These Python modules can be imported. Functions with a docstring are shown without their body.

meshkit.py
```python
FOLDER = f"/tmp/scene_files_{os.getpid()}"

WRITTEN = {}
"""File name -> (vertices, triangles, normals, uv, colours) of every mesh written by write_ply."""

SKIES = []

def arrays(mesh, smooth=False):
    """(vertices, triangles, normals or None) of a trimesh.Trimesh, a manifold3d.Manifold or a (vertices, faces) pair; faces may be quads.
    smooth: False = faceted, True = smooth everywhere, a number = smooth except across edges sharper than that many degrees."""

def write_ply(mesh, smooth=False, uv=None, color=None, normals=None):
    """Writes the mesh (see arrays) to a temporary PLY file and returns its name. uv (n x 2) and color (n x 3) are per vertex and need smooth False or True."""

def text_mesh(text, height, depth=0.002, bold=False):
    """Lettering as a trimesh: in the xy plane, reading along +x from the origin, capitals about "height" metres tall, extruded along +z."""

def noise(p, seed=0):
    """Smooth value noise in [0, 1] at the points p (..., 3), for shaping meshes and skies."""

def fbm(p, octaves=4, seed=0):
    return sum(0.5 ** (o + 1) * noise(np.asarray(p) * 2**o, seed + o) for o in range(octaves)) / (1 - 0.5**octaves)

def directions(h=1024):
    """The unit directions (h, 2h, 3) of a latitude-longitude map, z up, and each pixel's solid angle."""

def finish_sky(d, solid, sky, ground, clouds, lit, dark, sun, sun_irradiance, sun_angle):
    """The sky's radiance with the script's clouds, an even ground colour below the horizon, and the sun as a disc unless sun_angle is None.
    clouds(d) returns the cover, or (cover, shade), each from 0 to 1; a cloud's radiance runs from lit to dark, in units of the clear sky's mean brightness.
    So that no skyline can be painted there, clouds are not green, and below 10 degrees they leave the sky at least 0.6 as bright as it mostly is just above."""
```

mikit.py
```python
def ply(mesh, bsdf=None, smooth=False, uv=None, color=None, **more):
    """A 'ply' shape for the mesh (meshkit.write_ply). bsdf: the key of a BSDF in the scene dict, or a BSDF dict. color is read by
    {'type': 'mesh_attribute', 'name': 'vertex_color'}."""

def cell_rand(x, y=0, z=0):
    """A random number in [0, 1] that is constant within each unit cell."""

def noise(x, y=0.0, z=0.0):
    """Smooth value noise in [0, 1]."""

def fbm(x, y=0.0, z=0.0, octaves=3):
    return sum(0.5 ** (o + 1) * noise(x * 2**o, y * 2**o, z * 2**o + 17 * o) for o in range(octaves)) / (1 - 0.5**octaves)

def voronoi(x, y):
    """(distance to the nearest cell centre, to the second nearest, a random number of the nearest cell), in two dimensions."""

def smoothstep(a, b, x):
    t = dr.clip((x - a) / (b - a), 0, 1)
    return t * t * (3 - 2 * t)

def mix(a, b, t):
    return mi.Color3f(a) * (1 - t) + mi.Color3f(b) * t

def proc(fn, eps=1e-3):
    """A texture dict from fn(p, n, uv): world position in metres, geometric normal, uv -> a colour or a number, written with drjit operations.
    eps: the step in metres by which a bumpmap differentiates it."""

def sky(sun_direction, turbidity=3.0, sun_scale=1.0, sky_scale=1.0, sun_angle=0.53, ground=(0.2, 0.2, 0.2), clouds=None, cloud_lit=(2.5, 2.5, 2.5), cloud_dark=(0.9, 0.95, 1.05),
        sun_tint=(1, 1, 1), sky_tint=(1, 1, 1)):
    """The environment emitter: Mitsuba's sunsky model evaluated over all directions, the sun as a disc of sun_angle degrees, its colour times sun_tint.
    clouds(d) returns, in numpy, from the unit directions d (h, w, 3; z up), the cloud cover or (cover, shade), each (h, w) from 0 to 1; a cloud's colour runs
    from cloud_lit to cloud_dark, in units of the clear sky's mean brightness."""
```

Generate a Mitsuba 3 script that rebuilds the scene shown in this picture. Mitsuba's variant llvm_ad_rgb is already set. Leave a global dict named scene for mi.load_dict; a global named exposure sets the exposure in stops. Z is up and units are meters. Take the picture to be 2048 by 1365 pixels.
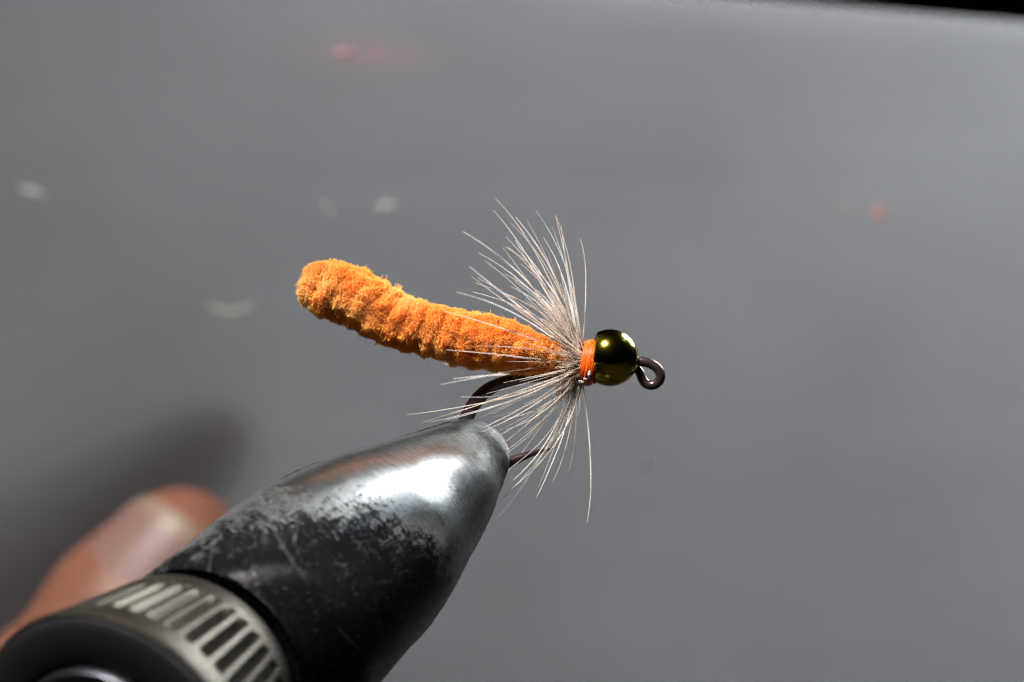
import math, numpy as np, trimesh, mitsuba as mi, mikit, meshkit, drjit as dr
import manifold3d as m3
from mikit import proc, noise, fbm, smoothstep, mix
T = mi.ScalarTransform4f
MM = 0.001
F = 4000.0                      # focal length in pixels of the 2048 wide photograph
D = 57.0 * F / 2048.0           # mm from the lens to the fly
# ------------------------------------------------------------------ camera, lamps, exposure
scene, labels = {}, {}
exposure = 0.0
scene['camera'] = {'type': 'thinlens', 'fov': math.degrees(2 * math.atan(1024 / F)), 'fov_axis': 'x',
    'aperture_radius': 0.85 * MM, 'focus_distance': 107.5 * MM, 'near_clip': 0.005, 'far_clip': 20.0,
    'to_world': T().look_at(origin=[0, -D * MM, 0], target=[0, 0, 0], up=[0, 0, 1])}
rng = np.random.default_rng(7)

def W(u, v, dy=0.0):
    """the point, in metres, that lies dy mm beyond the fly on the line of sight through pixel (u, v) of the photograph"""
    y = D + dy
    return np.array([(u - 1024) / F * y, dy, -(v - 682.5) / F * y]) * MM

def norm(v):
    v = np.asarray(v, float)
    return v / np.linalg.norm(v)

def obj(key, mesh, bsdf, smooth=False, **kw):
    scene[key] = mikit.ply(mesh, bsdf, smooth, **kw)
    return key

def tag(key, label=None, category=None, group=None, kind=None):
    labels[key] = {k: v for k, v in (('label', label), ('category', category), ('group', group), ('kind', kind)) if v}

FLY = np.array([0.004, 0, 0])
def lamp(key, direction, dist, radius, radiance, label, squash=1.0, tint=(1, 1, 1), shade=True):
    d = norm(direction)
    c = FLY + d * dist
    frame = T().look_at(origin=c.tolist(), target=FLY.tolist(), up=[0, 0.3, 1])
    m = np.array(frame.matrix)
    a = np.linspace(0, 2 * np.pi, 48, endpoint=False)
    v = np.vstack([[0, 0, 0], np.c_[radius * np.cos(a), radius * squash * np.sin(a), 0 * a]])
    i = np.arange(48)
    f = np.c_[0 * i, 1 + i, 1 + (i + 1) % 48]
    scene[key + '__bulb'] = mikit.ply((trimesh.transform_points(v, m), f), 'lamp_black',
        emitter={'type': 'area', 'radiance': {'type': 'rgb', 'value': [radiance * t for t in tint]}})
    if shade:
        prof = np.array([[1.05, 0.012], [1.08, 0.012], [1.08, -0.004], [0.45, -0.05], [0.3, -0.055], [0.3, -0.053], [0.43, -0.048], [1.05, -0.004]])
        prof = np.c_[prof[:, 0] * radius, prof[:, 1]]
        V = np.concatenate([np.c_[p[0] * np.cos(a), p[0] * squash * np.sin(a), np.full(48, p[1])] for p in prof])
        Fs = []
        n = len(prof)
        for j in range(n):
            k = (j + 1) % n
            Fs.append(np.c_[j * 48 + i, j * 48 + (i + 1) % 48, k * 48 + (i + 1) % 48, k * 48 + i])
        obj(key + '__shade', (trimesh.transform_points(V, m), np.vstack(Fs)), 'lamp_black')
    tag(key, label, 'lamp')

scene['lamp_black'] = {'type': 'twosided', 'bsdf': {'type': 'diffuse', 'reflectance': {'type': 'rgb', 'value': [.03, .03, .03]}}}
lamp('desk_lamp', (-.34, -.41, .84),   .33, .038, 255, 'black shaded desk lamp above and in front of the fly', tint=(1, .95, .89))
lamp('desk_lamp_001', (.55, .70, .45), .36, .115, 20.5, 'black shaded lamp low behind the right of the grey board', squash=.6, tint=(.945, 1, .99))
lamp('desk_lamp_003', (.52, .55, .65), .38, .056, 74, 'small black shaded lamp high behind the right of the fly', squash=.6)
lamp('desk_lamp_002', (.62, .18, .76), .60, .045, 3.0, 'small cool lamp high to the right of the fly', tint=(.45, .62, 1))

# ------------------------------------------------------------------ materials
def rgb(*c): return {'type': 'rgb', 'value': list(c)}
VC = {'type': 'mesh_attribute', 'name': 'vertex_color'}
def principled(color, **k): return {'type': 'twosided', 'bsdf': {'type': 'principled', 'base_color': color, **k}}

def seg(x, pts):
    """piecewise linear curve through pts"""
    out = mi.Float(pts[0][1])
    for (x0, y0), (x1, y1) in zip(pts[:-1], pts[1:]):
        t = dr.clip((x - x0) / (x1 - x0), 0, 1)
        out = out + (y1 - y0) * t
    return out

WEAR = [(.0, 1.3), (.20, .98), (.30, .66), (.42, .22), (.50, -.08), (.57, -.70), (.66, -.98), (.76, -1.08), (.86, -1.10), (1., -1.1)]
def worn(p, n, uv):
    """1 on bare steel, 0 where the black finish is left"""
    q = p * 1000.0
    s = dr.sin(uv.y * (2 * np.pi))
    t = uv.x
    big = fbm(q.x * .7 + 3, q.y * .7, q.z * .7, 3) - .5
    # the finish comes off in fine streaks along and across the jaw
    a, b = q.x * .66 + q.y * .55 + q.z * .5, q.x * .6 - q.z * .75
    streak = fbm(a * 1.1, b * 6, 2.0, 3) - .5
    fine = fbm(q.x * 8, q.y * 8, q.z * 8, 3) - .5
    vfine = fbm(q.x * 22, q.y * 22, q.z * 22, 2) - .5
    cross = fbm(a * 14, b * 2.5, q.y * 2, 2) - .5
    e = s - seg(t, WEAR) + big * .6 + streak * .5 + fine * .7 + vfine * .9 + cross * .9
    # thin on the way to the edge: bare in the middle, broken film outside it
    return dr.clip(smoothstep(-.06, .05, e) * .62 + smoothstep(.08, .32, e) * .38, 0, 1)
def scratches(p, uv):
    q = p * 1000.0
    x, z = q.x, q.z
    out = mi.Float(0)
    for k, (ca, sa, fr) in enumerate(((.8, .6, 2.6), (.55, -.83, 2.2), (.97, .2, 1.7))):
        u, v = x * ca + z * sa, -x * sa + z * ca
        u = u + .4 * noise(v * .5, 3.0 + k)
        line = 1 - smoothstep(0.0, .012, dr.abs(noise(u * fr, v * .05, 5.0 + k) - .5))
        gate = smoothstep(.60, .75, noise(u * 1.9, v * .22, 11.0 + k)) * (.4 + .6 * noise(u * 3, v * 4, 1.0))
        out = dr.maximum(out, line * gate)
    return out
def specks(p, uv):
    q = p * 1000.0
    c = noise(q.x * 12, q.y * 12, q.z * 12)
    return smoothstep(.79, .87, c) * smoothstep(.35, .6, noise(q.x * .9, q.y * .9, q.z * .9 + 4))
def jaw_color(p, n, uv):
    w = dr.maximum(worn(p, n, uv), dr.maximum(scratches(p, uv) * .42, specks(p, uv) * .8))
    q = p * 1000
    tone = .85 + .45 * (fbm(q.x * 6, q.y * 6, q.z * 6, 3) - .5) + .35 * (fbm((q.x * .66 + q.y * .55 + q.z * .5) * 16, (q.x * .6 - q.z * .75) * 1.5, 3.0, 2) - .5)
    rust = smoothstep(.55, .75, fbm(q.x * .55 + 9.3, q.z * 1.5 - q.x * .5, 1.0, 2)) * .22
    steel = mix(mi.Color3f(.40, .425, .435) * tone * (1 - .7 * smoothstep(.90, .98, uv.x + .05 * (fbm(q.x * 4, q.y * 4, q.z * 4, 2) - .5))), mi.Color3f(.45, .30, .24), rust * smoothstep(.2, .6, dr.sin(uv.y * 2 * np.pi)))
    pit = smoothstep(.52, .70, fbm(q.x * 11, q.y * 11, q.z * 11, 3)) * smoothstep(-.9, .4, -dr.sin(uv.y * 2 * np.pi))
    hair = smoothstep(.60, .72, fbm((q.x * .66 + q.y * .55 + q.z * .5) * 20, (q.x * .6 - q.z * .75) * 1.1, 9.0, 2))
    steel = steel * (1 - .4 * pit) * (1 - .25 * hair)
    return mix(mi.Color3f(.005, .005, .006), steel, w)
def jaw_rough(p, n, uv):
    w = worn(p, n, uv)
    q = p * 1000
    return dr.clip(.25 + .09 * w + .25 * smoothstep(.90, .97, uv.x) + .10 * (fbm(q.x * 3, q.y * 3, q.z * 3, 2) - .5), .1, .7)
def jaw_metal(p, n, uv):
    return dr.clip(dr.maximum(worn(p, n, uv), dr.maximum(specks(p, uv), scratches(p, uv) * .5)), 0, 1) * .92 + .05
def jaw_bump(p, n, uv):
    q = p * 1000
    a, b = q.x * .66 + q.y * .55 + q.z * .5, q.x * .6 - q.z * .75
    return (fbm(a * 9, b * 1.2, q.y, 2) * .0022 + fbm(q.x * 7, q.y * 7, q.z * 7, 2) * .003 - worn(p, n, uv) * .004) * MM
scene['jaw_metal'] = {'type': 'twosided', 'bsdf': {'type': 'bumpmap', 'arbitrary': {**proc(jaw_bump, 3e-5)}, 'scale': 1.0,
    'bsdf': {'type': 'principled', 'base_color': proc(jaw_color), 'roughness': proc(jaw_rough), 'metallic': proc(jaw_metal), 'specular': .12, 'anisotropic': .92}}}

def steel_color(p, n, uv):
    q = p * 1000
    return mi.Color3f(.056, .050, .040) * (.75 + .5 * fbm(q.x * 4, q.y * 4, q.z * 4, 3)) * (1 - .25 * smoothstep(.45, .75, fbm(q.x * 1.2, q.y * 1.2, q.z * 1.2 + 8, 3)))
scene['jaw_dark'] = principled(rgb(.018, .018, .019), metallic=.1, roughness=.42, specular=.35)
scene['collar_steel'] = principled(proc(steel_color), metallic=.92, roughness=.46)
scene['black_steel'] = principled(rgb(.014, .014, .016), metallic=.2, roughness=.35, specular=.5)
scene['stud_steel'] = principled(rgb(.035, .037, .045), metallic=.9, roughness=.4)
scene['hook_wire'] = principled(rgb(.060, .042, .040), metallic=.55, roughness=.24, specular=.7)
def bead_color(p, n, uv):
    q = p * 1000
    return mi.Color3f(.33, .275, .025) * (.8 + .4 * fbm(q.x * 6, q.y * 6, q.z * 6, 2))
scene['bead_metal'] = principled(proc(bead_color), metallic=1.0, roughness=.14)
scene['pile_fibre'] = {'type': 'principledthin', 'base_color': VC, 'roughness': .4, 'diff_trans': 1.0, 'spec_trans': 0.0, 'eta': 1.35, 'sheen': .3, 'sheen_tint': .6}
scene['barb_fibre'] = {'type': 'principledthin', 'base_color': VC, 'roughness': .35, 'diff_trans': .8, 'spec_trans': 0.0, 'eta': 1.5}
scene['thread_silk'] = principled(VC, roughness=.36, specular=.3)
scene['varnish_clear'] = principled(rgb(.80, .74, .70), roughness=.12, specular=.6, clearcoat=.5)

BOARD_Y = 119.0
def board_color(p, n, uv):
    q = p * 1000
    g = .42 + .05 * (fbm(q.x * .05, q.z * .05, 3.0, 3) - .5) + .02 * (fbm(q.x * .01, q.z * .3, 7.0, 2) - .5)
    base = mi.Color3f(g * .98, g * .98, g * 1.02)
    # a faint pink rub mark
    c = W(740, 108, BOARD_Y) * 1000
    dx, dz = (q.x - c[0]) / 6.0, (q.z - c[2] + .03 * (q.x - c[0])) / 1.5
    rub = dr.exp(-(dx * dx + dz * dz)) * (.5 + noise(q.x * .8, q.z * .8))
    return mix(base, mi.Color3f(.80, .42, .45), dr.clip(rub * .25, 0, 1))
scene['board_plastic'] = {'type': 'principledthin', 'base_color': proc(board_color), 'roughness': .5, 'diff_trans': 1.87, 'spec_trans': 0.0, 'eta': 1.4}
def skin_color(p, n, uv):
    q = p * 1000
    return mix(mi.Color3f(.165, .078, .050), mi.Color3f(.14, .048, .030), fbm(q.x * .35, q.y * .35, q.z * .35, 3)) 
scene['skin'] = principled(proc(skin_color), roughness=.5, specular=.35)
scene['nail'] = principled(VC, roughness=.48, specular=.35)
scene['room_dark'] = {'type': 'twosided', 'bsdf': {'type': 'diffuse', 'reflectance': rgb(.010, .013, .018)}}

# ------------------------------------------------------------------ setting: dark wall far behind
obj('wall', trimesh.creation.box([6, .1, 4], T0 := trimesh.transformations.translation_matrix([0, 2.0, 0])), 'room_dark')
tag('wall', 'dark wall of the unlit room beyond the grey board', kind='structure')

scene['table_wood'] = {'type': 'twosided', 'bsdf': {'type': 'diffuse', 'reflectance': rgb(.022, .017, .014)}}
obj('table', trimesh.creation.box([1.1, .9, .03], trimesh.transformations.translation_matrix([0, .15, -.156])), 'table_wood')
tag('table', 'dark wooden table top below the vise', kind='structure')
# ------------------------------------------------------------------ mesh helpers
def tube(pts, radii, sides=8, cap=True, flat=None):
    """a closed tube along pts; flat = (direction, factor) squashes the section along a direction"""
    p = np.asarray(pts, float)
    n = len(p)
    t = np.gradient(p, axis=0)
    t /= np.linalg.norm(t, axis=1, keepdims=True) + 1e-15
    a = np.cross(t[0], [0.1, 1.0, 0.05]); a /= np.linalg.norm(a)
    A = []
    for k in range(n):
        a = a - t[k] * (a @ t[k]); a /= np.linalg.norm(a)
        A.append(a)
    A = np.array(A); B = np.cross(t, A)
    r = np.broadcast_to(radii, (n,))
    g = np.arange(sides) * 2 * np.pi / sides
    off = r[:, None, None] * (np.cos(g)[None, :, None] * A[:, None] + np.sin(g)[None, :, None] * B[:, None])
    if flat is not None:
        d, k = norm(flat[0]), flat[1]
        off = off - (off @ d)[..., None] * d * (1 - k)
    v = (p[:, None] + off).reshape(-1, 3)
    i, j = np.meshgrid(np.arange(n - 1), np.arange(sides), indexing='ij')
    q = np.stack([i * sides + j, i * sides + (j + 1) % sides, (i + 1) * sides + (j + 1) % sides, (i + 1) * sides + j], -1).reshape(-1, 4)
    f = np.vstack([q[:, [0, 1, 2]], q[:, [0, 2, 3]]])
    if cap:
        c0, c1 = len(v), len(v) + 1
        v = np.vstack([v, p[0], p[-1]])
        k = np.arange(sides)
        f = np.vstack([f, np.c_[0 * k + c0, (k + 1) % sides, k], np.c_[0 * k + c1, (n - 1) * sides + k, (n - 1) * sides + (k + 1) % sides]])
    return v, f

def spline(pts, n):
    from scipy.interpolate import CubicSpline
    p = np.asarray(pts, float)
    s = np.r_[0, np.cumsum(np.linalg.norm(np.diff(p, axis=0), axis=1))]
    return CubicSpline(s / s[-1], p)(np.linspace(0, 1, n))

def join(parts):
    V, Fc, o = [], [], 0
    for v, f in parts:
        V.append(v); Fc.append(f + o); o += len(v)
    return np.vstack(V), np.vstack(Fc)

def lathe(profile, axis, origin, n=96, disp=None):
    """profile [(distance along axis, radius)], mm; closed when it begins and ends at radius 0"""
    a = norm(axis)
    u = norm(np.cross(a, [0, 0, 1.0] if abs(a[2]) < .95 else [0, 1.0, 0])); w = np.cross(u, a)
    g = np.arange(n) * 2 * np.pi / n
    P = np.asarray(profile, float)
    s, r = P[:, :1], np.repeat(P[:, 1:], n, 1)
    if disp is not None: r = r + disp(np.repeat(s, n, 1), np.repeat(g[None], len(P), 0))
    v = np.asarray(origin) + (s[..., None] * a + r[..., None] * (np.cos(g)[None, :, None] * u + np.sin(g)[None, :, None] * w)).reshape(-1, 3) * MM if False else \
        (np.asarray(origin) + ((s[..., None] * a) + r[..., None] * (np.cos(g)[None, :, None] * u + np.sin(g)[None, :, None] * w)) * MM).reshape(-1, 3)
    i, j = np.meshgrid(np.arange(len(P) - 1), np.arange(n), indexing='ij')
    q = np.stack([i * n + j, i * n + (j + 1) % n, (i + 1) * n + (j + 1) % n, (i + 1) * n + j], -1).reshape(-1, 4)
    m = trimesh.Trimesh(v, np.vstack([q[:, [0, 1, 2]], q[:, [0, 2, 3]]]), process=False)
    m.merge_vertices()
    m.update_faces(m.nondegenerate_faces())
    return m

# ------------------------------------------------------------------ the grey board
def board():
    n = norm([0, -1, 0])
    tilt = math.radians(4.75)
    ex = np.array([math.cos(tilt), 0, -math.sin(tilt)])
    ez = np.array([math.sin(tilt), 0, math.cos(tilt)])
    top = W(1860, 24, BOARD_Y)                        # a point of the upper edge
    c = top + ex * -.016
    wid, hgt, th = .190, .128, .0022
    # rounded rectangle extruded, upper edge rolled
    from shapely import box
    sh = box(-wid / 2, -hgt, wid / 2, 0).buffer(-.006).buffer(.006, quad_segs=8)
    rings = []
    R = .0011
    for k in range(7):
        a = math.pi * k / 6
        rings.append((sh.buffer(-R * (1 - math.sin(a)) - 1e-9, quad_segs=8), -R * math.cos(a)))
    base = np.array(sh.buffer(-R).exterior.coords)[:-1]
    # walk the outlines by angle-free offset: same vertex count through segmentised normals
    d = np.roll(base, -1, 0) - np.roll(base, 1, 0)
    nr = np.c_[d[:, 1], -d[:, 0]]; nr /= np.linalg.norm(nr, axis=1, keepdims=True) + 1e-15
    if np.sum((base + nr * .001 - base.mean(0)) ** 2) < np.sum((base - base.mean(0)) ** 2): nr = -nr
    V, nb = [], len(base)
    for k in range(7):
        a = math.pi * k / 6
        b = base + nr * R * math.sin(a)
        V.append(c + b[:, :1] * ex + b[:, 1:] * ez + np.array([0, 1, 0]) * (R - R * math.cos(a)))
    Fc = []
    i = np.arange(nb)
    for k in range(6):
        Fc.append(np.c_[k * nb + i, k * nb + (i + 1) % nb, (k + 1) * nb + (i + 1) % nb, (k + 1) * nb + i])
    q = np.vstack(Fc)
    f = np.vstack([q[:, [0, 1, 2]], q[:, [0, 2, 3]]])
    V = np.vstack(V + [V[0].mean(0)[None], V[-1].mean(0)[None]])
    f = np.vstack([f, np.c_[0 * i + 7 * nb, i, (i + 1) % nb], np.c_[0 * i + 7 * nb + 1, 6 * nb + (i + 1) % nb, 6 * nb + i]])
    return trimesh.Trimesh(V, f, process=False)
obj('board', board(), 'board_plastic', 40)
tag('board', 'smooth grey plastic board held up behind the fly as a backdrop', 'board')

def fleck(key, u, v, w, h, ang, color, label, curl=0.0, seed=0, thick=.25):
    """a small irregular scrap lying on the face of the board"""
    r = np.random.default_rng(seed)
    c = W(u, v, BOARD_Y)
    mmpx = (D + BOARD_Y) / F
    w, h = w * mmpx / 2, h * mmpx / 2
    k = np.linspace(-1, 1, 9)
    pts = np.c_[k * w, 0 * k, curl * h * 4 * (k ** 2)] + r.normal(0, .04, (9, 3)) * [w, 0, h]
    ca, sa = math.cos(ang), math.sin(ang)
    pts = pts @ np.array([[ca, 0, sa], [0, 1, 0], [-sa, 0, ca]])
    rad = h * np.sqrt(np.clip(1 - k ** 2, .04, 1)) * (1 + r.normal(0, .15, 9))
    P = c + pts * MM
    v_, f_ = tube(P, np.abs(rad) * MM, 8, flat=([0, 1, 0], thick / h if h > thick else 1))
    v_[:, 1] = np.minimum(v_[:, 1], BOARD_Y * MM - 1e-6)
    obj(key, (v_, f_), principled(rgb(*color), roughness=.6), True)
    tag(key, label, 'scrap')
fleck('red_scrap', 690, 106, 50, 16, .1, (.21, .125, .13), 'faded pink scrap near the top of the grey board', seed=1)
fleck('red_scrap_001', 1757, 427, 34, 15, -.15, (.38, .15, .11), 'larger of two red scraps on the right of the grey board', seed=2)
fleck('red_scrap_002', 1688, 421, 20, 9, .2, (.32, .18, .15), 'smaller fainter of two red scraps on the right of the grey board', seed=3)
fleck('white_scrap', 64, 383, 52, 11, -.35, (.26, .257, .253), 'white scrap at the far left of the grey board', seed=4)
fleck('white_scrap_001', 772, 412, 44, 10, .15, (.36, .36, .355), 'white scrap above the middle of the orange body', seed=5)
fleck('white_scrap_002', 655, 418, 40, 7, -.8, (.23, .23, .235), 'thin dull white scrap above the tail of the orange body', seed=6)
fleck('yellow_scrap', 462, 626, 92, 9, 0, (.26, .25, .20), 'pale yellow curved scrap left of the orange tail', curl=1.1, seed=7)
fleck('dark_scrap', 1292, 931, 11, 14, 0, (.03, .03, .032), 'dark speck on the grey board below the bead', seed=8)

# ------------------------------------------------------------------ the hand that holds the board
def hull_chain(joints):
    out = []
    for (p, r), (q, s) in zip(joints[:-1], joints[1:]):
        a = m3.Manifold.sphere(r, 32).translate(list(map(float, p)))
        b = m3.Manifold.sphere(s, 32).translate(list(map(float, q)))
        out.append(m3.Manifold.batch_hull([a, b]))
    return out
def mmW(u, v, dy): return W(u, v, dy) * 1000
BY = BOARD_Y
def hand():
    parts = []
    tip, ip = mmW(362, 1106, BY - 7.6), mmW(262, 1246, BY - 8.6)
    mcp, cmc = mmW(80, 1470, BY - 9), np.array([-82, BY + 4, -75])
    th = [(tip, 7.2), (mmW(312, 1176, BY - 8), 9.0), (ip, 10.2), (mmW(170, 1365, BY - 9.5), 9.6), (mcp, 11.5), (cmc, 15)]
    parts += hull_chain(th)
    parts += hull_chain([(np.array([-92, BY + 10, -78]), 16), (np.array([-104, BY + 18, -52]), 14), (np.array([-112, BY + 24, -84]), 16), (np.array([-128, BY + 28, -112]), 19), (np.array([-150, BY + 40, -160]), 21)])
    knuckles = [(-100, 26, -46), (-107, 30, -60), (-112, 33, -74), (-116, 35, -87)]
    ends = [mmW(480, 860, BY + 8.6), mmW(390, 965, BY + 8.8), mmW(130, 1210, BY + 12), mmW(60, 1360, BY + 12)]
    for k, (kn, e) in enumerate(zip(knuckles, ends)):
        kn = np.array([kn[0], BY + kn[1], kn[2]], float)
        mid = kn * .45 + e * .55 + [0, 15 - k, 2]
        parts += hull_chain([(kn, 9.2 - .4 * k), (mid, 8.4 - .4 * k), (kn * .2 + e * .8 + [0, 8, 1], 7.8 - .4 * k), (e, 6.6 - .4 * k)])
    m = m3.Manifold.batch_boolean(parts, m3.OpType.Add).refine_to_length(1.6)
    g = m.to_mesh()
    t = trimesh.Trimesh(np.array(g.vert_properties[:, :3]), np.array(g.tri_verts))
    trimesh.smoothing.filter_taubin(t, .5, .52, 24)
    return t, tip, ip
hm, ttip, tip_ip = hand()
hm.vertices[:] = np.where((np.abs(hm.vertices[:, 1:2] - (BY + 1)) < 1.4) & (hm.vertices[:, :1] > -70), hm.vertices, hm.vertices)
hm2 = hm.copy(); hm2.vertices *= MM
obj('person__hand', hm2, 'skin', True)
tag('person', 'bare thumb with a pale nail behind the vise, holding the grey board', 'person')
# the thumb nail: a curved plate set into the upper face of the last joint
def nail():
    ax = norm(ttip - tip_ip)
    side = norm(np.cross(ax, [0, -1, 0])); up = np.cross(side, ax); up = up if up[1] < 0 else -up
    side = side if side[0] > 0 else -side
    rot = math.radians(20)
    side, up = side * math.cos(rot) + up * math.sin(rot), up * math.cos(rot) - side * math.sin(rot)
    ny, nx = 22, 25
    V, C = [], []
    for i in range(ny):
        s = i / (ny - 1)
        for j in range(nx):
            x = 2 * j / (nx - 1) - 1
            half = 7.6 * (1 - .08 * (1 - s)) * min(1.0, math.sqrt(max(0.02, 1 - max(0, (s - .72) / .30) ** 2.2)), 1)
            cc = tip_ip + ax * (-1.0 + 14.2 * s)
            rad = 9.6 - 2.3 * s ** 1.5
            a = x * half / rad * .98
            V.append(cc + side * math.sin(a) * rad + up * (math.cos(a) * rad + .30 - 1.0 * max(0, s - .8)))
            free = float(np.clip((s - .84) / .05, 0, 1))
            moon = float(np.clip((.14 - s) / .06, 0, 1))
            C.append(np.array([.148, .086, .076]) * (1 - free) * (1 - moon * .3) + np.array([.175, .118, .088]) * free + np.array([.6, .42, .36]) * moon * .3)
    V = np.array(V)
    i, j = np.meshgrid(np.arange(ny - 1), np.arange(nx - 1), indexing='ij')
    q = np.stack([i * nx + j, i * nx + j + 1, (i + 1) * nx + j + 1, (i + 1) * nx + j], -1).reshape(-1, 4)
    low = V - up * .6
    V2 = np.vstack([V, low]); o = len(V)
    ed = list(range(nx)) + [k * nx + nx - 1 for k in range(1, ny)] + [(ny - 1) * nx + k for k in range(nx - 2, -1, -1)] + [k * nx for k in range(ny - 2, 0, -1)]
    ed = np.array(ed); e2 = np.roll(ed, -1)
    return (V2 * MM, np.vstack([q, q[:, ::-1] + o, np.c_[ed, ed + o, e2 + o, e2]])), np.vstack([C, C])
nm, ncol = nail()
obj('person__nail', nm, 'nail', True, color=ncol)
tag('person__nail', 'pale pink thumb nail')

# ------------------------------------------------------------------ the vise: collar, black cap, stud, two jaws
RA = norm([.3602, .8862, .2913])
RC = np.array([-15.055, 94.629 - D, -16.036]) * MM       # centre of the collar's forward edge
L, R0, R1 = 7.595, 5.474, 6.831
def groove(s, g):
    # s runs from 0 at the forward edge to -L at the back; long scooped flutes cut into the band
    x = -s / L
    ph = (g * 44 / (2 * np.pi)) % 1.0
    across = np.clip(np.minimum(ph / .06, (.66 - ph) / .56), 0, 1) * (ph < .66)
    along = np.clip((x - .17) / .13, 0, 1) * np.clip((.80 - x) / .05, 0, 1)
    return -.46 * across * along ** .7
xs = np.r_[np.linspace(.10, .9, 66)]
prof = [(0, 3.0), (0, R0 - .30), (-.05, R0 - .10), (-.15, R0)] + [(-L * x, R0 + (R1 - R0) * x) for x in xs] + [(-L * .95, R1 - .02), (-L + .06, R1 - .10), (-L + .02, R1 - .22), (-L + .02, 3.0)]
obj('vise__collar', lathe(prof, RA, RC, 44 * 20, groove), 'collar_steel', 35)
tag('vise__collar', 'fluted bare steel collar')
# black cap on the back of the collar, facing the lens
cap = [(-L + .03, 2.0), (-L + .03, R1 - .24), (-L - .12, R1 - .26), (-L - .22, R1 - .38), (-L - .30, R1 - .7), (-L - .34, 5.6), (-L - .30, 4.72), (-L - .20, 4.58), (-L - .05, 4.54), (-L - .05, 2.0)]
obj('vise__cap', lathe(cap, RA, RC, 128), 'black_steel', 35)
tag('vise__cap', 'black end cap')
stud = [(-L + .1, 0), (-L + .1, 4.40), (-L - .42, 4.40), (-L - .62, 4.26), (-L - .66, 4.0), (-L - .60, 3.5), (-L - .2, 3.2), (-L - .2, 0)]
obj('vise__stud', lathe(stud[::-1], RA, RC, 96), 'stud_steel', 35)
stem_top = RC - RA * 4 * MM
obj('vise__stem', lathe([(0, 0), (0, 3.0), (111, 3.0), (111, 16), (117, 16), (117, 0)], [0, 0, -1], stem_top + np.array([.0015, .001, -.0035]), 48), 'black_steel', 35)
tag('vise', 'metal vise with worn black jaws and fluted steel collar gripping the hook', 'vise')

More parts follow.
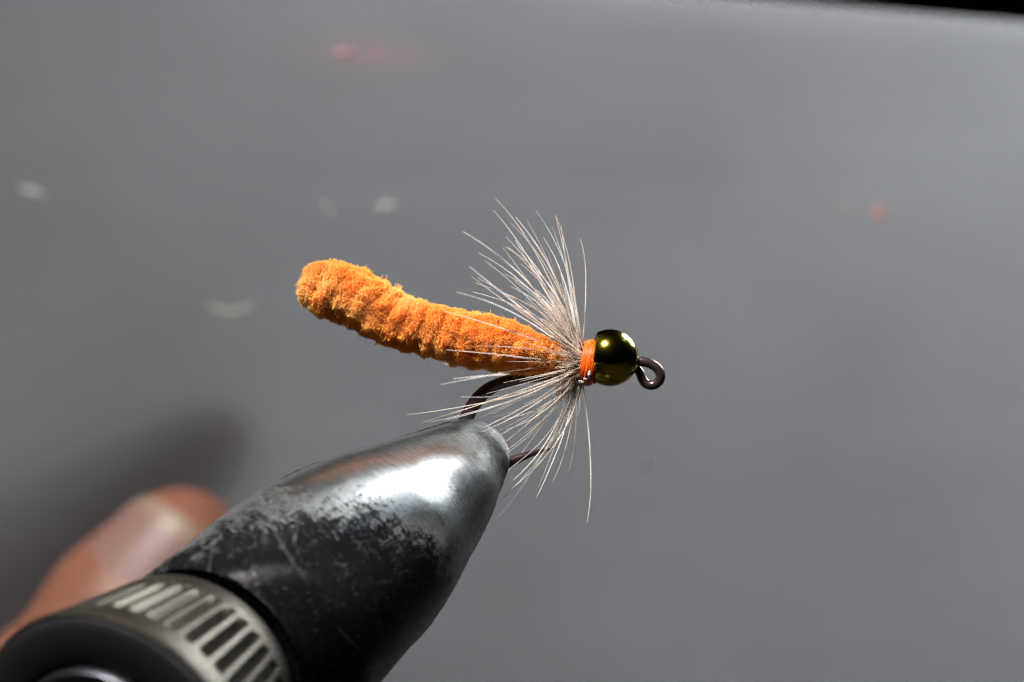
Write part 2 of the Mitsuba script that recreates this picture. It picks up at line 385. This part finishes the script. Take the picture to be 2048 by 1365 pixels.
# centre line of the jaws: pixel of the photograph, half width in pixels
ST = [(405, 1345, 213), (440, 1325, 226), (501, 1293, 238), (572, 1227, 232), (639, 1167, 220), (748, 1079, 190), (830, 1011, 149), (901, 954, 111), (937, 918.5, 86), (961, 897.5, 71), (977, 884, 53)]
def jaw_path(n=90):
    from scipy.interpolate import PchipInterpolator
    S = np.array(ST, float)
    a = (S[:, 0] - S[:, 1]) / math.sqrt(2)
    t = (a - a[0]) / (a[-1] - a[0])
    k = np.linspace(0, 1, n) 
    k = 1 - (1 - k) ** 1.35
    f = PchipInterpolator(t, S)(k)
    return k, f
def jaw(front):
    t, f = jaw_path()
    end = .985 if front else .965
    keep = t <= end
    t, f = t[keep], f[keep]
    na = 96
    ang = np.linspace(-np.pi / 2, np.pi / 2, na) if front else np.linspace(np.pi / 2, 1.5 * np.pi, na)
    V, UV = [], []
    n = len(t)
    N0, N1 = RA, norm([.66, .46, .60])
    scale = 1.0 if front else 1.005
    def ring(tt, ff, shrink, push):
        y = 94.63 + (D - 94.63) * tt
        c = np.array([(ff[0] - 1024) / F * y, y - D, -(ff[1] - 682.5) / F * y]) * MM
        N = norm(N0 * (1 - tt) + N1 * tt)
        cam = norm(np.array([0, -1, 0]) + N * N[1]); up = np.cross(N, cam)
        if up[2] < 0: up = -up
        r = ff[2] / F * y * MM * scale
        w = r * shrink
        gap = (.22 if front else -.22) * MM
        A = ang.copy()
        rr = w
        edge = 0 if front else (.20 * float(np.clip((tt - .42) / .12, 0, 1))) * MM * (np.exp(-np.minimum(np.abs(ang - np.pi / 2), np.abs(ang - 1.5 * np.pi)) / .5))
        rr = rr + edge
        wob = 0
        if not front:
            e = np.exp(-np.minimum(np.abs(A - np.pi / 2), np.abs(A - 1.5 * np.pi)) / .10)
            wob = e * (meshkit.noise(np.c_[np.full(na, tt * 140), np.sign(np.cos(A - np.pi / 2)) * 5, 0 * A]) - .45) * .06 * MM
        else:
            wob = 0
        return c + N * push + cam * gap + ((rr + wob) * np.cos(A))[:, None] * cam + ((rr + wob) * np.sin(A))[:, None] * up
    for k in range(n):
        V.append(ring(t[k], f[k], 1.0, 0)); UV.append(np.c_[np.full(na, t[k] if front else .1 * t[k]), ang / (2 * np.pi) if front else .75 + .02 * np.cos(ang)])
    cr = (1.0 if front else 1.0) * MM
    a0 = math.radians(42)
    for a in np.linspace(a0, np.pi / 2, 12)[1:]:
        rr = f[-1, 2] / F * D * MM
        V.append(ring(t[-1], f[-1], max(math.cos(a) / math.cos(a0), .02), rr * 1.55 * (math.sin(a) - math.sin(a0)))); UV.append(np.c_[np.full(na, (t[-1] + .02 * math.sin(a)) * (1 if front else .1)), ang / (2 * np.pi) if front else .75 + .02 * np.cos(ang)])
    m = len(V)
    V, UV = np.vstack(V), np.vstack(UV)
    i, j = np.meshgrid(np.arange(m - 1), np.arange(na - 1), indexing='ij')
    q = np.stack([i * na + j, i * na + j + 1, (i + 1) * na + j + 1, (i + 1) * na + j], -1).reshape(-1, 4)
    o = len(V)
    # flat inner face, both ends
    left, right = np.arange(m) * na, np.arange(m) * na + na - 1
    Vi = np.vstack([V[left], V[right]]); UVi = np.vstack([UV[left], UV[right]])
    k = np.arange(m - 1)
    qi = np.c_[o + k, o + k + 1, o + m + k + 1, o + m + k]
    V2 = np.vstack([V, Vi]); UV2 = np.vstack([UV, UVi])
    tri = np.vstack([q[:, [0, 1, 2]], q[:, [0, 2, 3]], qi[:, [0, 1, 2]], qi[:, [0, 2, 3]]])
    for row in (0, m - 1):
        c = len(V2)
        idx = np.arange(row * na, row * na + na)
        V2 = np.vstack([V2, V2[idx].mean(0)]); UV2 = np.vstack([UV2, UV2[idx].mean(0)])
        tri = np.vstack([tri, np.c_[np.full(na - 1, c), idx[:-1], idx[1:]], [[c, idx[-1], idx[0]]]])
    return (V2, tri), UV2
def add_jaw(key, front):
    (v, f), uv = jaw(front)
    obj(key, (v, f), 'jaw_metal' if front else 'jaw_dark', True, uv=uv)
add_jaw('vise__jaw', True)
tag('vise__jaw', 'near jaw, polished bare steel above and scratched black below')
add_jaw('vise__jaw_001', False)
tag('vise__jaw_001', 'rear jaw, its ragged edge showing past the near jaw')

# ------------------------------------------------------------------ the fly
tag('fly', 'orange fuzzy bodied fishing fly with olive bead head clamped in the vise jaws', 'fly')
# hook: eye loop, shank, bend, point
def hook():
    px = [(1120, 745, 0), (1050, 756, 0), (1005, 766, 0), (968, 786, 0), (943, 817, 0), (930, 848, .0), (933, 885, .0), (958, 922, .1), (992, 931, .2), (1020, 924, .3), (1060, 909, .4), (1090, 901, .5), (1113, 895, .55)]
    p = spline([W(*q) for q in px], 120)
    s = np.linspace(0, 1, 120)
    r = np.interp(s, [0, .15, .38, .55, .72, .80, .92, 1], [.30, .33, .40, .40, .36, .30, .13, .012]) * MM
    bend = tube(p, r, 16)
    lp = [(1225, 733, 0.1), (1262, 726, .05), (1282, 723.5, -.05), (1301, 728, -.1), (1315, 738, -.12), (1321, 752, -.1), (1316, 765, -.02), (1303, 771, .06), (1290, 766, .14), (1283, 754, .2), (1278, 743, .24), (1264, 737, .26)]
    p2 = spline([W(*q) for q in lp], 90)
    eye = tube(p2, np.interp(np.linspace(0, 1, 90), [0, .2, .8, 1], [.275, .275, .27, .24]) * MM, 16)
    return bend, eye
hb, he = hook()
shank = tube(np.linspace(W(1120, 745), W(1225, 735), 8), .3 * MM, 14)
obj('fly__hook', join([hb, shank]), 'hook_wire', True)
tag('fly__hook', 'dark bronze hook wire')
obj('fly__eye', he, 'hook_wire', True)

# bead: a ball with a drilled hole, its mouth cut square behind
def bead():
    c = W(1220, 716)
    R = 57.5 / F * D
    ax = norm(W(1300, 735) - W(1170, 712))
    prof = []
    a0, a1 = math.acos(-.60), math.acos(.985)
    lip = R * math.sin(a0)
    prof += [(R * math.cos(a0) + .75, .40), (R * math.cos(a0) + .25, lip * .72), (R * math.cos(a0) - .02, lip * .90), (R * math.cos(a0) - .01, lip * .97)]
    for a in np.linspace(a0, a1, 44): prof.append((R * math.cos(a), R * math.sin(a)))
    prof.append((R * .93, .2))
    return lathe(prof, ax, c, 72)
obj('fly__bead', bead(), 'bead_metal', 50)
tag('fly__bead', 'shiny dark olive metal bead')

# thread collar: turns of orange thread wound side by side
def wraps(x0, x1, c0, r0, r1, turns, rt, seed, col):
    r = np.random.default_rng(seed)
    n = turns * 40
    k = np.linspace(0, 1, n)
    base = W(*c0)
    ax = norm(W(1300, 735) - W(1170, 712))
    u = norm(np.cross(ax, [0, -1, 0])); w = np.cross(u, ax)
    pos = (x0 + (x1 - x0) * k) / F * D
    rad = (r0 + (r1 - r0) * k) / F * D * (1 + .13 * np.sin(np.pi * k)) + r.normal(0, .022, turns + 1)[(k * turns).astype(int)]
    g = k * turns * 2 * np.pi
    P = base + (pos[:, None] * ax + rad[:, None] * (np.cos(g)[:, None] * u + np.sin(g)[:, None] * w)) * MM
    v, f = tube(P, rt * MM, 6)
    c = np.array(col) * (.85 + .3 * r.random((len(v), 1)))
    return v, f, c
w1 = wraps(-15, 12, (1177, 726), 38, 41, 9, .075, 1, (.80, .105, .008))
w2 = wraps(-4, 12, (1162, 728), 22, 30, 6, .060, 2, (.68, .09, .015))
w3 = wraps(-13, 11, (1177, 726), 37, 39, 9, .062, 3, (.74, .10, .008))
v, f = join([(w1[0], w1[1]), (w2[0], w2[1]), (w3[0], w3[1])])
core_v, core_f = tube(np.linspace(W(1160, 724), W(1197, 730), 6), np.array([24, 36, 37, 38, 39, 39]) / F * D * MM, 32)
vv, ff = join([(v, f), (core_v, core_f)])
cc = np.vstack([w1[2], w2[2], w3[2], np.tile([.7, .1, .015], (len(core_v), 1))])
obj('fly__thread', (vv, ff), 'thread_silk', True, color=cc)
tag('fly__thread', 'bright orange thread wraps')
# drops of clear varnish and a white thread end under the collar
def blob(c, r, seed):
    s = trimesh.creation.icosphere(3, 1.0)
    s.vertices *= (1 + .35 * (meshkit.fbm(s.vertices * 1.7 + seed * 7, 2) - .5)[:, None]) * np.array(r) * MM
    s.vertices += c
    return np.array(s.vertices), np.array(s.faces)
obj('fly__varnish', join([blob(W(1160, 764, -.75), (.24, .15, .11), 1), blob(W(1172, 757, -.9), (.14, .1, .14), 2), blob(W(1147, 770, -.6), (.2, .1, .07), 3)]), 'varnish_clear', True)
tk = spline([W(1176, 732, -1.16), W(1178, 741, -1.17), W(1179, 750, -1.10), W(1177, 757, -.98)], 14)
obj('fly__thread_end', tube(tk, np.interp(np.arange(14), [0, 4, 9, 13], [.03, .08, .12, .04]) * MM, 8), 'varnish_clear', True)
tag('fly__thread_end', 'frayed white thread end')

# chenille body
BODY = [(626, 568, 54), (654, 580, 67), (690, 593, 64), (724, 607, 62), (794, 643, 57), (865, 658, 55), (935, 677, 58), (999, 688, 55), (1045, 700, 50), (1090, 713, 44), (1130, 722, 28), (1155, 727, 20)]
def body_frame(n):
    B = np.array(BODY, float)
    p = spline([W(b[0], b[1], .0 - .6 * math.sin(i / 11 * 3.1)) for i, b in enumerate(BODY)], n)
    s = np.linspace(0, 1, n)
    sb = np.r_[0, np.cumsum(np.linalg.norm(np.diff(B[:, :2], axis=0), axis=1))]; sb /= sb[-1]
    from scipy.interpolate import PchipInterpolator
    r = PchipInterpolator(sb, B[:, 2])(s) / F * D * MM
    return s, p, r
def pile():
    r_ = np.random.default_rng(21)
    s, p, R = body_frame(400)
    t = np.gradient(p, axis=0); t /= np.linalg.norm(t, axis=1, keepdims=True)
    A = np.cross(t, [0, 1.0, 0]); A /= np.linalg.norm(A, axis=1, keepdims=True); Bv = np.cross(t, A)
    core = tube(p, R * .55, 40)
    n = 160000
    k = np.sort(r_.random(n) ** 1.02)
    g = r_.random(n) * 2 * np.pi
    # rounded tail end: the first fibres fan out backwards
    i0 = np.clip(k * 399, 0, 398.999); i = i0.astype(int); fr = (i0 - i)[:, None]
    P = p[i] * (1 - fr) + p[i + 1] * fr; Tn = t[i]; Ra = R[i]
    Nn = np.cos(g)[:, None] * A[i] + np.sin(g)[:, None] * Bv[i]
    fan = np.clip((.035 - k) / .035, 0, 1)
    tailn = int(9000)
    end_ = k < .045
    fan[end_] = r_.random(end_.sum()) ** .8 * (1 - k[end_] / .045 * .5)
    N0 = Nn
    Nn = Nn * np.cos(fan * 1.5)[:, None] - Tn * np.sin(fan * 1.5)[:, None]
    root = P + N0 * (Ra * (.52 * (1 - fan) + .62 * fan * np.sqrt(r_.random(n))))[:, None]
    # tufts: chenille discs wound helically, thrown apart by noise
    arc = k * 15.0
    ph = arc * 1.05 + g / (2 * np.pi)
    disc = np.abs(((ph) % 1.0) - .5) * 2                 # 0 in the middle of a disc, 1 in the seam
    cl = meshkit.fbm(np.c_[arc * .9, np.cos(g) * 1.4 + 5, np.sin(g) * 1.4], 3, 4)
    fine = meshkit.noise(np.c_[arc * 4.2, np.cos(g) * 5 + 5, np.sin(g) * 5], 9)
    big = meshkit.noise(np.c_[arc * .45, np.cos(g) * 1.0 + 8, np.sin(g) * 1.0], 2)
    ln = Ra * (.44 + .14 * (cl - .5) + .08 * (fine - .5) + .24 * (big - .5) - .085 * disc ** 2) * (.72 + .34 * r_.random(n))
    ln = ln * np.where(r_.random(n) < .02, r_.uniform(1.08, 1.32, n), 1.0)
    # lean: each tuft combs its own way
    lx = (meshkit.noise(np.c_[arc * 1.6, np.cos(g) * 2.2 + 5, np.sin(g) * 2.2], 31) - .5) * .5 + (.5 - ((ph) % 1.0)) * .22
    lg = (meshkit.noise(np.c_[arc * 1.6, np.cos(g) * 2.2 + 5, np.sin(g) * 2.2], 57) - .5) * .5
    S = np.cross(Tn, Nn)
    tipd = Nn + Tn * (lx + r_.normal(0, .22, n))[:, None] + S * (lg + r_.normal(0, .22, n))[:, None]
    tipd /= np.linalg.norm(tipd, axis=1, keepdims=True)
    mid = root + Nn * (ln * .5)[:, None] * .9 + tipd * (ln * .12)[:, None]
    tip = root + Nn * (ln * .42)[:, None] + tipd * (ln * .58)[:, None]
    # the pile stands in small tufts: tips lean to their tuft's middle, the seams between tufts lie lower
    from scipy.spatial import cKDTree
    m_ = 900
    pick = r_.choice(n, m_, replace=False)
    cen = root[pick] + Nn[pick] * (ln[pick] * .5)[:, None]
    dist_, who = cKDTree(cen).query(root + Nn * (ln * .5)[:, None] + r_.normal(0, .05, (n, 3)) * MM)
    th_ = r_.uniform(.96, 1.05, m_)[who]
    low = np.clip(dist_ / (.45 * MM), 0, 1.3)
    tlean = r_.normal(0, .30, (m_, 3))[who]
    ln2 = ln * th_ * (1.02 - .06 * low ** 2)
    pull = (root[pick] + Nn[pick] * ln[pick][:, None])[who] - (root + Nn * ln[:, None])
    tip = root + (tip - root) * (ln2 / ln)[:, None] + pull * .09 + tlean * (ln * .17)[:, None]
    mid = root + (mid - root) * (ln2 / ln)[:, None] + pull * .05 + tlean * (ln * .15)[:, None]
    w = (.017 + .015 * r_.random(n)) * MM
    # three sided fibres: root, middle and a blunt tip
    rings = []
    for q, ws in ((root, 1.1), (mid, 1.0), (tip, .55)):
        a1 = S; a2 = np.cross(tipd, S); a2 /= np.linalg.norm(a2, axis=1, keepdims=True)
        for c in range(3):
            an = c * 2 * np.pi / 3
            rings.append(q + (w * ws)[:, None] * (math.cos(an) * a1 + math.sin(an) * a2))
    V = np.stack(rings, 1).reshape(-1, 3)
    base = np.arange(n)[:, None] * 9
    T0 = []
    for lv in (0, 3):
        for c in range(3):
            d = (c + 1) % 3
            T0 += [[lv + c, lv + d, lv + 3 + d], [lv + c, lv + 3 + d, lv + 3 + c]]
    T0 += [[6, 7, 8]]
    Fc = (base[:, None, :] + np.array(T0)[None]).reshape(-1, 3)
    # dyed unevenly: deep orange, paler where the dye took less
    dye = meshkit.fbm(np.c_[arc * .42 + 2, np.cos(g) * .9 + 3, np.sin(g) * .9], 3, 77)
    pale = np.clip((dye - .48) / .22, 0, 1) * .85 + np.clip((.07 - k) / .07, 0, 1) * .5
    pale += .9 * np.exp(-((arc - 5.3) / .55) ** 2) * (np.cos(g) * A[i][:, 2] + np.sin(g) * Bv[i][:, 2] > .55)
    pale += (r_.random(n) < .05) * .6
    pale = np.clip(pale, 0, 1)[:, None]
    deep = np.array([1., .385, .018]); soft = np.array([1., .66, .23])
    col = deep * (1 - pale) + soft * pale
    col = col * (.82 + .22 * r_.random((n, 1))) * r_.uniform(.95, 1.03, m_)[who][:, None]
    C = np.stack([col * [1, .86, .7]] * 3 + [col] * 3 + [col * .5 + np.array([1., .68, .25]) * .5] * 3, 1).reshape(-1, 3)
    return core, (V, Fc), np.clip(C, 0, 1)
core, pl, pc = pile()
obj('fly__body', core, 'pile_fibre', True, color=np.tile([.97, .42, .05], (len(core[0]), 1)))
tag('fly__body', 'fuzzy orange chenille body')
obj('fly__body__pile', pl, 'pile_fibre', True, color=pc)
tag('fly__body__pile', kind='stuff')

# hackle: barbs swept back from the collar, each its own strand
def barb_color(n, r, dark):
    """pale strand with dusky bars"""
    s = np.linspace(0, 1, n)
    c = np.tile((np.array([.80, .775, .75]) if r.random() < .65 else np.array([.82, .70, .60])) * (.85 + .15 * r.random()), (n, 1))
    br = np.clip(1 - s / .3, 0, 1)[:, None] * .6
    c = c * (1 - br) + np.array([.50, .37, .27]) * br
    bars = np.zeros(n)
    x = r.random() * .2
    while x < 1:
        wd = .04 + .09 * r.random()
        bars = np.maximum(bars, np.clip(1.6 - np.abs(s - x) / (wd / 2), 0, 1) * (.25 + .65 * r.random()))
        x += .20 + .34 * r.random()
    d = np.array([.045, .030, .026])
    c = c * (1 - (bars * dark)[:, None]) + d * (bars * dark)[:, None]
    return c
TIPS = [(981, 411), (991, 405), (928, 472), (1063, 433), (1038, 443), (1017, 454), (1086, 429), (1099, 455), (1129, 433), (1151, 468), (1008, 500), (1049, 500), (946, 507), (960, 529), (952, 548), (941, 554), (955, 558), (937, 575), (906, 583), (998, 608), (1027, 475), (1088, 477), (1100, 475), (999, 466),
        (888, 625), (877, 727), (899, 713), (935, 692), (881, 758), (880, 759), (812, 837), (849, 834), (874, 845), (920, 809), (948, 838), (957, 1034), (985, 1040), (1012, 960), (1018, 985), (997, 868), (981, 852), (1000, 883), (1015, 889), (1006, 1003), (1045, 945), (1091, 966), (1095, 971), (1085, 997), (1143, 1043), (1137, 975), (1145, 837), (1009, 966), (972, 860), (948, 868)]
def hackle():
    r = np.random.default_rng(5)
    tips = [(u, v, 1.0) for u, v in TIPS]
    # shorter fill between the long ones: upper fan, lower fan, a few over the body
    for _ in range(17):
        a = math.radians(r.choice([106, 113, 121, 127, 138, 146]) + r.normal(0, 2.2)); l = r.uniform(100, 270)
        tips.append((1160 + l * math.cos(a), 700 - l * math.sin(a), .9))
    for _ in range(14):
        a = math.radians(r.uniform(150, 196)); l = r.uniform(50, 190)
        tips.append((1150 + l * math.cos(a), 730 - l * math.sin(a), .8))
    for _ in range(17):
        a = math.radians(r.choice([193, 203, 211, 216, 228, 240]) + r.normal(0, 2.4)); l = r.uniform(90, 290)
        tips.append((1160 + l * math.cos(a), 752 - l * math.sin(a), .9))
    out = []
    for (u, v, wgt) in tips:
        du, dv = u - 1158, v - 728
        ang = math.atan2(-dv, du)
        side = math.sin(ang)                                # +1 up, -1 down
        # where on the ring round the shank the barb is rooted: straight out fans sit at the top or bottom, swept ones at the front
        front = -math.sqrt(max(0, 1 - side * side)) if r.random() < .62 else math.sqrt(max(0, 1 - side * side))
        ln = math.hypot(du, dv) / F * D
        rz = 728 - 26 * side - r.normal(0, 4)
        root = W(1158 + r.normal(0, 5), rz, front * .75 + r.normal(0, .1))
        tip = W(u, v, front * ln * .42 + r.normal(0, .6))
        dirn = tip - root
        # bow: leaves the shank steeply and bends back
        bow = np.array([.10, 0, .10 * np.sign(side) if abs(side) > .25 else .05 * r.normal()]) * np.linalg.norm(dirn) * r.uniform(.0, .7)
        n = 16
        s = np.linspace(0, 1, n)[:, None]
        P = root * (1 - s) + tip * s + bow * (4 * s * (1 - s)) + np.cumsum(np.cumsum(r.normal(0, .007, (n, 3)), 0), 0) * MM * np.sqrt(s)
        rad = np.interp(s[:, 0], [0, .2, .7, 1], [.044, .041, .030, .012]) * MM * wgt * r.uniform(.8, 1.15)
        v_, f_ = tube(P, rad, 5)
        c = barb_color(n, r, r.uniform(.45, .9) if r.random() < .6 else r.uniform(.1, .35))
        out.append(((v_, f_), np.vstack([np.repeat(c, 5, 0), c[:1], c[-1:]])))
    return out
# the webby base of the feather, a ring of short downy fibres
def web():
    r = np.random.default_rng(12)
    V, C = [], []
    for k in range(640):
        g = r.random() * 2 * np.pi if k < 520 else r.normal(1.57, .5) 
        a = math.cos(g); up = math.sin(g)
        root = W(1160 + r.normal(0, 5), 728 - 28 * up, a * .8)
        ln = r.uniform(.5, 1.9) if k < 520 else r.uniform(1.2, 4.2)
        sw = r.uniform(.5, 1.7) if k < 520 else r.uniform(.25, .95)
        d = norm([-sw, a * .7 + r.normal(0, .25), up + r.normal(0, .25)])
        n = 6
        s = np.linspace(0, 1, n)[:, None]
        P = root + d * ln * MM * s + np.cumsum(r.normal(0, .035, (n, 3)), 0) * MM
        v_, f_ = tube(P, np.interp(s[:, 0], [0, 1], [.028, .008]) * MM, 4)
        V.append((v_, f_))
        col = np.array([.80, .71, .60]) if r.random() < .75 else np.array([.16, .12, .09])
        C.append(np.tile(col * r.uniform(.7, 1.2), (len(v_), 1)))
    return join(V), np.vstack(C)
wm, wc = web()
obj('fly__hackle', wm, 'barb_fibre', True, color=np.clip(wc, 0, 1))
tag('fly__hackle', 'pale grey barred feather hackle')
for k, (m, c) in enumerate(hackle()):
    obj('fly__hackle__barb' + (f'_{k:03d}' if k else ''), m, 'barb_fibre', True, color=np.clip(c, 0, 1))
